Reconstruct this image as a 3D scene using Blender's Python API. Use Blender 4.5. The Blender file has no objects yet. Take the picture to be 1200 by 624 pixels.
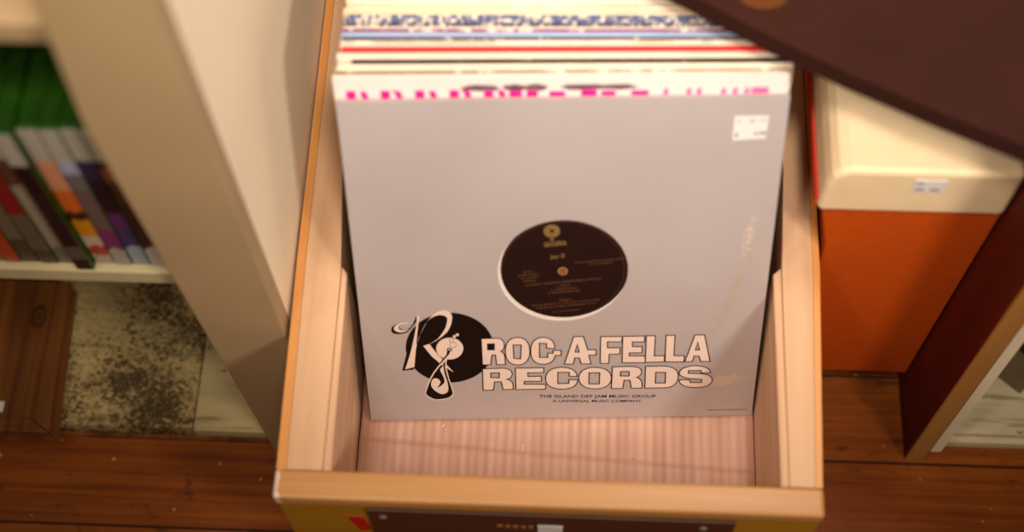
import bpy, bmesh, math, random
from mathutils import Vector, Matrix
random.seed(7)
scene = bpy.context.scene
COL = scene.collection
R = math.radians

# ------------------------------------------------------------------ camera
cam_data = bpy.data.cameras.new('camera')
cam = bpy.data.objects.new('camera', cam_data)
COL.objects.link(cam)
cam.matrix_world = Matrix(((.99895, -.03019, .03442, 0), (.04217, .89837, -.43721, 0),
                           (-.01773, .43820, .89871, 1.30), (0, 0, 0, 1)))
cam_data.sensor_width = 36.0
cam_data.lens = 51.51
cam_data.clip_start = .01
cam_data.dof.use_dof = True
cam_data.dof.focus_distance = 1.215
cam_data.dof.aperture_fstop = 2.15
scene.camera = cam

# ------------------------------------------------------------------ light and exposure
scene.view_settings.view_transform = 'Standard'
scene.view_settings.look = 'None'
scene.view_settings.exposure = -0.05
scene.view_settings.gamma = 1.0
scene.view_settings.use_curve_mapping = False
world = bpy.data.worlds.new('room_glow')
scene.world = world
world.use_nodes = True
bg = world.node_tree.nodes['Background']
bg.inputs[0].default_value = (1.0, .70, .46, 1)
bg.inputs[1].default_value = .13

def lamp(name, kind, loc, target, energy, color, size):
    d = bpy.data.lights.new(name, kind)
    d.energy = energy
    d.color = color
    if kind == 'AREA':
        d.shape = 'DISK'
        d.size = size
    else:
        d.shadow_soft_size = size
    o = bpy.data.objects.new(name, d)
    COL.objects.link(o)
    o.location = loc
    o.rotation_euler = (Vector(target) - Vector(loc)).to_track_quat('-Z', 'Y').to_euler()
    return o

for loc, aim, watts, size in (((.12, .02, 1.70), (.03, .95, .42), 92, .10), ((-.42, -.15, 1.60), (.06, .84, .42), 38, .10),  # first spot added to brighten the crate; side spots follow the cast shadows
                              ((.80, -.40, 1.40), (-.02, .74, .42), 66, .13)):
    spot = lamp('unseen_spotlight', 'SPOT', loc, aim, watts, (1, .89, .79), size)
    spot.data.spot_size = R(56)
    spot.data.spot_blend = 1.0
lamp('unseen_lamp', 'AREA', (-.80, .10, 1.75), (0, .55, .3), 4, (1, .82, .64), .14)
lamp('unseen_lamp', 'AREA', (.10, -.60, 1.90), (0, .5, .3), 3, (1, .82, .64), .40)
lamp('unseen_lamp', 'AREA', (.30, .78, 1.90), (-.2, .6, .4), 8, (1, .88, .76), .25)  # unseen back lamp added to brighten the cream side panel

# ------------------------------------------------------------------ materials
def lin(c):
    out = []
    for x in c:
        x = x / 255.0
        out.append(x / 12.92 if x <= .04045 else ((x + .055) / 1.055) ** 2.4)
    return (*out, 1.0)

class N:
    def __init__(self, name, rough=.6, spec=.4, metal=0.0):
        self.m = bpy.data.materials.new(name)
        self.m.use_nodes = True
        self.t = self.m.node_tree
        self.b = self.t.nodes['Principled BSDF']
        self.b.inputs['Roughness'].default_value = rough
        self.b.inputs['Specular IOR Level'].default_value = spec
        self.b.inputs['Metallic'].default_value = metal
    def n(self, kind, **kw):
        nd = self.t.nodes.new(kind)
        for k, v in kw.items():
            setattr(nd, k, v)
        return nd
    def l(self, a, b):
        self.t.links.new(a, b)
    def coord(self, scale=(1, 1, 1), kind='Object'):
        tc = self.n('ShaderNodeTexCoord')
        mp = self.n('ShaderNodeMapping')
        mp.inputs['Scale'].default_value = scale
        self.l(tc.outputs[kind], mp.inputs['Vector'])
        return mp.outputs['Vector']
    def noise(self, vec, scale=5, detail=4, dist=0, rough=.5):
        nd = self.n('ShaderNodeTexNoise')
        nd.inputs['Scale'].default_value = scale
        nd.inputs['Detail'].default_value = detail
        nd.inputs['Distortion'].default_value = dist
        nd.inputs['Roughness'].default_value = rough
        self.l(vec, nd.inputs['Vector'])
        return nd.outputs['Fac']
    def ramp(self, fac, stops, interp='LINEAR'):
        nd = self.n('ShaderNodeValToRGB')
        nd.color_ramp.interpolation = interp
        el = nd.color_ramp.elements
        while len(el) > 1:
            el.remove(el[-1])
        el[0].position = stops[0][0]
        el[0].color = stops[0][1]
        for p, c in stops[1:]:
            e = el.new(p)
            e.color = c
        self.l(fac, nd.inputs['Fac'])
        return nd.outputs['Color']
    def mix(self, fac, a, b, mode='MIX'):
        nd = self.n('ShaderNodeMix', data_type='RGBA', blend_type=mode)
        for sock, v in ((nd.inputs['Factor'], fac), (nd.inputs['A'], a), (nd.inputs['B'], b)):
            if isinstance(v, (int, float)):
                sock.default_value = v
            elif isinstance(v, tuple):
                sock.default_value = v
            else:
                self.l(v, sock)
        return nd.outputs['Result']
    def math(self, op, a, b=None, clamp=False):
        nd = self.n('ShaderNodeMath', operation=op, use_clamp=clamp)
        for i, v in enumerate((a, b)):
            if v is None:
                continue
            if isinstance(v, (int, float)):
                nd.inputs[i].default_value = v
            else:
                self.l(v, nd.inputs[i])
        return nd.outputs[0]
    def xyz(self, vec):
        nd = self.n('ShaderNodeSeparateXYZ')
        self.l(vec, nd.inputs[0])
        return nd.outputs
    def color(self, c):
        if isinstance(c, tuple):
            self.b.inputs['Base Color'].default_value = c
        else:
            self.l(c, self.b.inputs['Base Color'])
    def bump(self, h, strength=.3, dist=.001):
        nd = self.n('ShaderNodeBump')
        nd.inputs['Strength'].default_value = strength
        nd.inputs['Distance'].default_value = dist
        self.l(h, nd.inputs['Height'])
        self.l(nd.outputs[0], self.b.inputs['Normal'])

BW = (0, 0, 0, 1)
WH = (1, 1, 1, 1)

def plain(name, c, rough=.6, spec=.4, vary=.08, scale=30, metal=0.0):
    k = N(name, rough, spec, metal)
    f = k.noise(k.coord(), scale, 3)
    c = lin(c)
    lo = tuple(x * (1 - vary) for x in c[:3]) + (1,)
    hi = tuple(min(1, x * (1 + vary)) for x in c[:3]) + (1,)
    k.color(k.ramp(f, [(.3, lo), (.7, hi)]))
    return k.m

def wood(name, a, b, axis='y', rough=.5, spec=.4, fine=1.0, contrast=1.0, knots=0, dirt=None, knot_at=None):
    k = N(name, rough, spec)
    long_, cross = 2.0, 60.0 * fine
    sc = {'x': (long_, cross, cross), 'y': (cross, long_, cross), 'z': (cross, cross, long_)}[axis]
    g = k.noise(k.coord(sc), 1.0, 5, .6, .6)
    sc2 = tuple(s * .16 for s in sc)
    g2 = k.noise(k.coord(sc2), 1.0, 3, 1.5)
    f = k.math('ADD', k.math('MULTIPLY', g, .65), k.math('MULTIPLY', g2, .35))
    w = .16 / contrast
    c = k.ramp(f, [(.5 - w, lin(a)), (.5 + w, lin(b))])
    if dirt:
        d = k.ramp(k.noise(k.coord((1, 1, 1)), dirt[1], 6, .3, .65), [(dirt[2], BW), (dirt[2] + .05, WH)])
        c = k.mix(k.math('MULTIPLY', d, dirt[3]), c, lin(dirt[0]))
    if knots:
        v = k.n('ShaderNodeTexVoronoi')
        v.inputs['Scale'].default_value = knots
        ksc = {'x': (.45, 1, 1), 'y': (1, .45, 1), 'z': (1, 1, .45)}[axis]
        k.l(k.coord(ksc), v.inputs['Vector'])
        kn = k.ramp(v.outputs['Distance'], [(.03, WH), (.10, BW)])
        c = k.mix(k.math('MULTIPLY', kn, .8), c, tuple(x * .35 for x in lin(a)[:3]) + (1,))
    if knot_at:
        x_, y_, z_ = k.xyz(k.coord())
        dx = k.math('MULTIPLY', k.math('SUBTRACT', x_, knot_at[0]), 1.7)
        dy = k.math('SUBTRACT', y_, knot_at[1])
        d = k.math('SQRT', k.math('ADD', k.math('MULTIPLY', dx, dx), k.math('MULTIPLY', dy, dy)))
        kn = k.ramp(k.math('MULTIPLY', d, 60.0), [(.0, WH), (.35, (.3, .3, .3, 1)), (.62, WH), (.85, BW)])
        c = k.mix(k.math('MULTIPLY', kn, .7), c, lin((34, 14, 6)))
    k.color(c)
    k.bump(g, .25, .0006)
    return k.m

M = {}
# the varnished pine floor, boards along x
k = N('floor_wood', .5, .18)
P = k.coord((1, 1, 1))
x_, y_, z_ = k.xyz(P)
row = k.math('FLOOR', k.math('DIVIDE', k.math('SUBTRACT', y_, .0155), .085))
wn = k.n('ShaderNodeTexWhiteNoise', noise_dimensions='1D')
k.l(row, wn.inputs['W'])
cmb = k.n('ShaderNodeCombineXYZ')
k.l(k.math('ADD', k.math('MULTIPLY', x_, 3.0), k.math('MULTIPLY', wn.outputs['Value'], 40)), cmb.inputs[0])
k.l(k.math('MULTIPLY', y_, 190.0), cmb.inputs[1])
g = k.noise(cmb.outputs[0], 1.0, 5, 1.0, .6)
cm2 = k.n('ShaderNodeCombineXYZ')
k.l(k.math('MULTIPLY', x_, 9.0), cm2.inputs[0])
k.l(k.math('ADD', k.math('MULTIPLY', y_, 30.0), k.math('MULTIPLY', wn.outputs['Value'], 9)), cm2.inputs[1])
g2 = k.noise(cm2.outputs[0], 1.0, 4, .5)
f = k.math('ADD', k.math('MULTIPLY', g, .7), k.math('MULTIPLY', g2, .3))
c = k.ramp(f, [(.32, lin((96, 42, 6))), (.68, lin((146, 76, 16)))])
spots = k.ramp(k.noise(k.coord((24, 60, 1)), 1.0, 6, .8, .65), [(.585, BW), (.66, WH)])
c = k.mix(k.math('MULTIPLY', spots, .6), c, lin((52, 22, 14)))
smud = k.ramp(k.noise(k.coord((14, 22, 1)), 1.0, 6, 1.2, .7), [(.60, BW), (.74, WH)])
c = k.mix(k.math('MULTIPLY', smud, .5), c, lin((70, 30, 12)))
flecks = k.ramp(k.noise(k.coord(), 130, 2, 0, .4), [(.745, BW), (.76, WH)])
c = k.mix(k.math('MULTIPLY', flecks, .6), c, lin((215, 180, 130)))
fr = k.math('FRACT', k.math('DIVIDE', k.math('SUBTRACT', y_, .0155), .085))
seam = k.math('LESS_THAN', fr, .028)
c = k.mix(k.math('MULTIPLY', seam, .9), c, lin((24, 9, 5)))
k.color(c)
k.bump(f, .2, .0006)
M['floor'] = k.m

M['pine_rim'] = wood('pale_pine', (184, 142, 104), (210, 172, 136), 'y', .55, .25, .7, 1.0, dirt=((150, 110, 80), 14, .66, .35))
M['pine_rim_z'] = wood('pale_pine_inner', (186, 142, 108), (218, 178, 142), 'y', .6, .3, 1.3, 1.2, dirt=((120, 84, 60), 30, .68, .5))
M['pine_edge'] = wood('varnished_pine', (190, 124, 60), (208, 146, 80), 'y', .4, .5, .6)
# crate front: varnished honey colour, one corner rubbed bare
k = N('honey_varnish', .38, .5)
g = k.noise(k.coord((2, 60, 60)), 1.0, 5, .6, .6)
c = k.ramp(g, [(.34, lin((170, 118, 64))), (.66, lin((190, 138, 80)))])
x_, y_, z_ = k.xyz(k.coord())
f = k.noise(k.coord(), 70, 5, .5, .6)
e = k.math('ADD', x_, k.math('MULTIPLY', f, .016))
worn = k.math('LESS_THAN', e, -.1915)
c = k.mix(k.math('MULTIPLY', worn, .75), c, lin((226, 205, 190)))
k.color(c)
M['honey'] = k.m
M['olive'] = wood('aged_yellow_varnish', (150, 104, 16), (172, 124, 28), 'x', .35, .5, .5)
M['dark_metal'] = plain('dark_brown_metal', (66, 34, 20), .4, .5, .1, 40)
M['chrome'] = plain('bright_screw_steel', (190, 195, 200), .25, .6, .05, 40, .9)
M['red_paint'] = plain('red_paint', (178, 20, 14), .5, .4)
M['white_paper'] = plain('white_paper', (204, 198, 191), .7, .2, .03)
M['ink'] = plain('dark_ink', (38, 20, 16), .5, .35, .03)
M['ink_grey'] = plain('grey_ink', (112, 98, 98), .7, .2, .03)
M['tan_tone'] = plain('putty_tone', (160, 134, 98), .6, .3, .05, 8)  # duller tone than the cream side panel
M['cream_paint'] = plain('cream_paint', (238, 218, 188), .5, .35, .04, 6)
M['shelf_paint'] = plain('weathered_shelf_paint', (172, 158, 118), .6, .3, .10, 18)
M['dark_top'] = plain('near_black_brown_finish', (50, 26, 20), .9, .05, .15, 10)
M['pine_box'] = wood('stained_pine', (70, 38, 12), (128, 76, 32), 'y', .6, .15, .8, 1.3, knot_at=(.040, .041))
M['red_brown'] = wood('red_brown_stain', (66, 14, 8), (86, 22, 10), 'z', .6, .15, .8)
M['tan_edge'] = wood('bare_tan_edge', (134, 88, 38), (160, 110, 54), 'z', .5, .4, .8)
M['white_board'] = plain('off_white_board', (206, 190, 158), .6, .3, .06, 12)
M['orange'] = plain('orange_cloth', (176, 68, 4), .75, .15, .05, 90)
M['red_orange'] = plain('red_orange_edge', (205, 58, 34), .6, .3, .05, 60)
M['cream_lid'] = plain('cream_leatherette', (222, 196, 156), .45, .4, .04, 30)
M['plinth'] = wood('plain_dark_wood', (80, 44, 24), (104, 60, 34), 'x', .6, .3)

# peeling cream paint on the shelf bases
def peeling(name, amt, base=(164, 148, 98), patch=(.0, 1.0), stretch=(95, 210, 95)):
    k = N(name, .7, .25)
    tone = k.ramp(k.noise(k.coord((9, 30, 9)), 1.0, 4, .4), [(.3, lin(tuple(int(v * .82) for v in base))), (.7, lin(base))])
    cr = k.noise(k.coord(stretch), 1.0, 5, 1.2, .7)
    area = k.noise(k.coord((14, 16, 9)), 1.0, 3)
    s = k.math('ADD', cr, k.math('MULTIPLY', k.math('SUBTRACT', area, .5), .55))
    m = k.ramp(s, [(amt, BW), (amt + .035, WH)])
    line = k.ramp(k.noise(k.coord((10, 160, 10)), 1.0, 4, .6, .6), [(.58, BW), (.64, WH)])
    m2 = k.math('MAXIMUM', m, k.math('MULTIPLY', line, .55))
    c = k.mix(k.math('MULTIPLY', m2, .9), tone, lin((60, 40, 16)))
    k.color(c)
    k.bump(s, .4, .001)
    return k.m
M['peel'] = peeling('crackled_cream_paint', .495, (194, 170, 112), stretch=(190, 260, 95))
M['peel_light'] = peeling('worn_cream_paint', .63, (196, 176, 126))
M['peel_white'] = peeling('worn_white_paint', .67, (206, 190, 150), stretch=(60, 130, 50))

# silver sleeve card with a rubbed streak of its own
k = N('silver_card', .48, .5, .55)
obj_v = k.coord()
x_, y_, z_ = k.xyz(obj_v)
tone = k.ramp(k.noise(obj_v, 9, 3), [(.3, lin((200, 189, 186))), (.7, lin((208, 197, 194)))])
def wear(px, py, sx, sy, slope, scale, th, amount):
    dx = k.math('SUBTRACT', k.math('SUBTRACT', x_, px), k.math('MULTIPLY', k.math('SUBTRACT', y_, py), slope))
    dy = k.math('SUBTRACT', y_, py)
    d = k.math('ADD', k.math('POWER', k.math('ABSOLUTE', k.math('DIVIDE', dx, sx)), 2.0),
               k.math('POWER', k.math('ABSOLUTE', k.math('DIVIDE', dy, sy)), 2.0))
    near = k.math('SUBTRACT', 1.0, d, True)
    n_ = k.noise(obj_v, scale, 6, .3, .7)
    v = k.math('ADD', n_, k.math('MULTIPLY', near, .35))
    hard = k.ramp(v, [(th, BW), (th + .06, WH)])
    return k.math('MULTIPLY', k.math('MULTIPLY', hard, k.math('GREATER_THAN', near, .001)), amount)
c = tone
c = k.mix(wear(.297, .190, .008, .040, .12, 320, .80, .8), c, lin((238, 216, 190)))
c = k.mix(wear(.288, .128, .006, .075, .28, 160, .72, .35), c, lin((206, 180, 140)))
c = k.mix(wear(.286, .040, .022, .010, 1.3, 230, .66, .75), c, lin((232, 206, 180)))
c = k.mix(wear(.262, .018, .050, .006, 3.5, 120, .72, .30), c, lin((222, 190, 160)))
c = k.mix(wear(.070, .070, .002, .075, -.42, 60, .55, .16), c, lin((225, 205, 190)))
c = k.mix(wear(.058, .030, .002, .060, -.55, 60, .55, .14), c, lin((225, 205, 190)))
k.color(c)
M['silver'] = k.m
M['letter'] = plain('pale_pink_ink', (212, 186, 170), .5, .4, .03)
M['black_ink'] = plain('black_ink', (20, 8, 6), .5, .15, .03)
M['vinyl'] = plain('black_vinyl', (22, 14, 13), .25, .5, .05)
M['label_black'] = plain('brown_black_label', (30, 12, 9), .5, .15, .04)
M['gold'] = plain('dull_gold_ink', (112, 86, 48), .5, .4, .05)
M['gold_dim'] = plain('faint_gold_ink', (98, 64, 40), .5, .4, .05)
M['ring'] = plain('moulded_label_ring', (74, 42, 32), .35, .5, .05)
M['pink_ink'] = plain('hot_pink_ink', (230, 24, 130), .5, .3, .05)
M['pink_soft'] = plain('rose_ink', (226, 96, 150), .5, .3, .1)
M['photo_ink'] = plain('purple_grey_photo_ink', (104, 74, 84), .5, .3, .4, 120)
M['inner_paper'] = plain('white_inner_sleeve', (206, 192, 180), .7, .2, .02)

# cardboard, flutes along y
k = N('cardboard', .8, .2)
x_, y_, z_ = k.xyz(k.coord())
w = k.n('ShaderNodeMath', operation='SINE')
k.l(k.math('MULTIPLY', k.math('ADD', x_, k.math('MULTIPLY', k.noise(k.coord((6, 3, 1)), 1, 2), .004)), 820.0), w.inputs[0])
flute = k.math('MULTIPLY', k.math('ADD', w.outputs[0], 1.0), .5)
var = k.noise(k.coord((90, 6, 1)), 1, 4, .2)
f = k.math('ADD', k.math('MULTIPLY', flute, .2), k.math('MULTIPLY', var, .8))
c = k.ramp(f, [(.25, lin((178, 134, 112))), (.75, lin((206, 166, 144)))])
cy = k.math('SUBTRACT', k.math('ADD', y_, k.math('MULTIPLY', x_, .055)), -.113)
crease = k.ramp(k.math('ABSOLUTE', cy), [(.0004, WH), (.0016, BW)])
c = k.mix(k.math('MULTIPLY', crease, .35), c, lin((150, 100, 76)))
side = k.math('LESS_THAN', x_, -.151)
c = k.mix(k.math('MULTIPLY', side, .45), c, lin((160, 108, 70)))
sp = k.ramp(k.noise(k.coord(), 260, 2, 0, .4), [(.76, BW), (.78, WH)])
c = k.mix(k.math('MULTIPLY', sp, .6), c, lin((120, 80, 60)))
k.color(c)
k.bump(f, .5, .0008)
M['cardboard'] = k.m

# worn printed edge: print colour rubbed through to cream card
def worn_edge(name, c_print, rub=.5, card=(238, 222, 200), sx=90):
    k = N(name, .6, .3)
    n1 = k.noise(k.coord((sx, 40, 120)), 1.0, 5, .3, .7)
    m = k.ramp(n1, [(rub - .03, BW), (rub + .03, WH)])
    k.color(k.mix(m, lin(c_print), lin(card)))
    return k.m

# ------------------------------------------------------------------ mesh helpers
def mesh_obj(name, bm, mat, parent=None, origin=(0, 0, 0), bevel=0.0, seg=2, smooth=False):
    me = bpy.data.meshes.new(name)
    bmesh.ops.recalc_face_normals(bm, faces=bm.faces)
    if origin != (0, 0, 0):
        bmesh.ops.translate(bm, verts=bm.verts, vec=-Vector(origin))
    bm.to_mesh(me)
    bm.free()
    if smooth:
        for p in me.polygons:
            p.use_smooth = True
    me.materials.append(mat)
    o = bpy.data.objects.new(name, me)
    COL.objects.link(o)
    if parent:
        o.parent = parent
    else:
        o.location = origin
    if bevel:
        md = o.modifiers.new('bevel', 'BEVEL')
        md.width = bevel
        md.segments = seg
        md.limit_method = 'ANGLE'
    return o

def box(bm, x0, x1, y0, y1, z0, z1):
    vs = [bm.verts.new(p) for p in ((x0, y0, z0), (x1, y0, z0), (x1, y1, z0), (x0, y1, z0),
                                    (x0, y0, z1), (x1, y0, z1), (x1, y1, z1), (x0, y1, z1))]
    for f in ((0, 3, 2, 1), (4, 5, 6, 7), (0, 1, 5, 4), (1, 2, 6, 5), (2, 3, 7, 6), (3, 0, 4, 7)):
        bm.faces.new([vs[i] for i in f])
    return bm

def bx(*a):
    return box(bmesh.new(), *a)

def prism(pts, z0, z1, axis='z', bm=None):
    """extrude a closed outline; axis 'z': pts are x,y; axis 'y': pts are x,z"""
    bm = bm or bmesh.new()
    def P(p, h):
        return (p[0], p[1], h) if axis == 'z' else (p[0], h, p[1])
    a = [bm.verts.new(P(p, z0)) for p in pts]
    b = [bm.verts.new(P(p, z1)) for p in pts]
    bm.faces.new(a[::-1])
    bm.faces.new(b)
    for i in range(len(pts)):
        j = (i + 1) % len(pts)
        bm.faces.new((a[i], a[j], b[j], b[i]))
    return bm

def disc(bm, c, r, h0, h1, n=48, axis='z', r2=None):
    r2 = r if r2 is None else r2
    def P(a, rr, h):
        if axis == 'z':
            return (c[0] + rr * math.cos(a), c[1] + rr * math.sin(a), h)
        return (c[0] + rr * math.cos(a), h, c[1] + rr * math.sin(a))
    lo = [bm.verts.new(P(2 * math.pi * i / n, r, h0)) for i in range(n)]
    hi = [bm.verts.new(P(2 * math.pi * i / n, r2, h1)) for i in range(n)]
    bm.faces.new(lo[::-1])
    bm.faces.new(hi)
    for i in range(n):
        j = (i + 1) % n
        bm.faces.new((lo[i], lo[j], hi[j], hi[i]))
    return bm

def annulus(bm, c, ri, ro, h0, h1, n=64):
    rings = []
    for (r, h) in ((ri, h0), (ro, h0), (ro, h1), (ri, h1)):
        rings.append([bm.verts.new((c[0] + r * math.cos(2 * math.pi * i / n), c[1] + r * math.sin(2 * math.pi * i / n), h)) for i in range(n)])
    for a in range(4):
        b = (a + 1) % 4
        for i in range(n):
            j = (i + 1) % n
            bm.faces.new((rings[a][i], rings[a][j], rings[b][j], rings[b][i]))
    return bm

def filled(contours, z, bm=None):
    """flat filled shape with holes (first contour outer, others holes)"""
    cu = bpy.data.curves.new('outline', 'CURVE')
    cu.dimensions = '2D'
    cu.fill_mode = 'BOTH'
    for cn in contours:
        sp = cu.splines.new('POLY')
        sp.points.add(len(cn) - 1)
        for i, p in enumerate(cn):
            sp.points[i].co = (p[0], p[1], 0, 1)
        sp.use_cyclic_u = True
    o = bpy.data.objects.new('outline', cu)
    COL.objects.link(o)
    dg = bpy.context.evaluated_depsgraph_get()
    me = bpy.data.meshes.new_from_object(o.evaluated_get(dg))
    bpy.data.objects.remove(o)
    bm = bm or bmesh.new()
    k0 = len(bm.verts)
    bm.from_mesh(me)
    bm.verts.ensure_lookup_table()
    for v in bm.verts[k0:]:
        v.co.z = z
    bpy.data.meshes.remove(me)
    return bm

def ribbon(bm, cn, w, z):
    """closed line of half width w along a contour"""
    n = len(cn)
    L, Rr = [], []
    for i in range(n):
        a = Vector(cn[i - 1]); b = Vector(cn[i]); c = Vector(cn[(i + 1) % n])
        d1 = (b - a); d2 = (c - b)
        if d1.length < 1e-7 or d2.length < 1e-7:
            d1 = d2 = (c - a)
        d1.normalize(); d2.normalize()
        n1 = Vector((-d1.y, d1.x)); n2 = Vector((-d2.y, d2.x))
        m = n1 + n2
        if m.length < .2:
            m = n1
        m.normalize()
        s = w / max(.45, m.dot(n1))
        L.append(bm.verts.new((b.x + m.x * s, b.y + m.y * s, z)))
        Rr.append(bm.verts.new((b.x - m.x * s, b.y - m.y * s, z)))
    for i in range(n):
        j = (i + 1) % n
        bm.faces.new((L[i], L[j], Rr[j], Rr[i]))
    return bm

def text(bm, body, size, loc, rot=0.0, sx=1.0, align='CENTER', bold=0.0, spacing=1.0, z=0.0):
    cu = bpy.data.curves.new('text', 'FONT')
    cu.body = body
    cu.size = size
    cu.align_x = align
    cu.offset = bold
    cu.space_character = spacing
    o = bpy.data.objects.new('text', cu)
    COL.objects.link(o)
    dg = bpy.context.evaluated_depsgraph_get()
    me = bpy.data.meshes.new_from_object(o.evaluated_get(dg))
    bpy.data.objects.remove(o)
    me.transform(Matrix.Translation((loc[0], loc[1], z)) @ Matrix.Rotation(rot, 4, 'Z') @ Matrix.Diagonal((sx, 1, 1, 1)))
    bm.from_mesh(me)
    bpy.data.meshes.remove(me)
    return bm

def thing(name, label, cat, loc=(0, 0, 0), group=None):
    o = bpy.data.objects.new(name, None)
    o.empty_display_size = .02
    COL.objects.link(o)
    o.location = loc
    tag(o, label, cat, group)
    return o

def tag(o, label, cat, group=None):
    o['label'] = label
    o['category'] = cat
    if group:
        o['group'] = group
    return o

def part(name, bm, mat, root, bevel=0.0, label=None, seg=2, local=False, smooth=False):
    """mesh given in world coordinates, stored relative to its thing"""
    top = root
    while top.parent:
        top = top.parent
    org = (0, 0, 0) if local else tuple(top.location)
    me_o = mesh_obj(name, bm, mat, None, (0, 0, 0), bevel, seg, smooth)
    if org != (0, 0, 0):
        me_o.data.transform(Matrix.Translation(-Vector(org)))
    me_o.parent = root
    if label:
        me_o['label'] = label
    return me_o

def structure(name, bm, mat, bevel=0.0):
    o = mesh_obj(name, bm, mat, None, (0, 0, 0), bevel)
    o['kind'] = 'structure'
    return o

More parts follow.
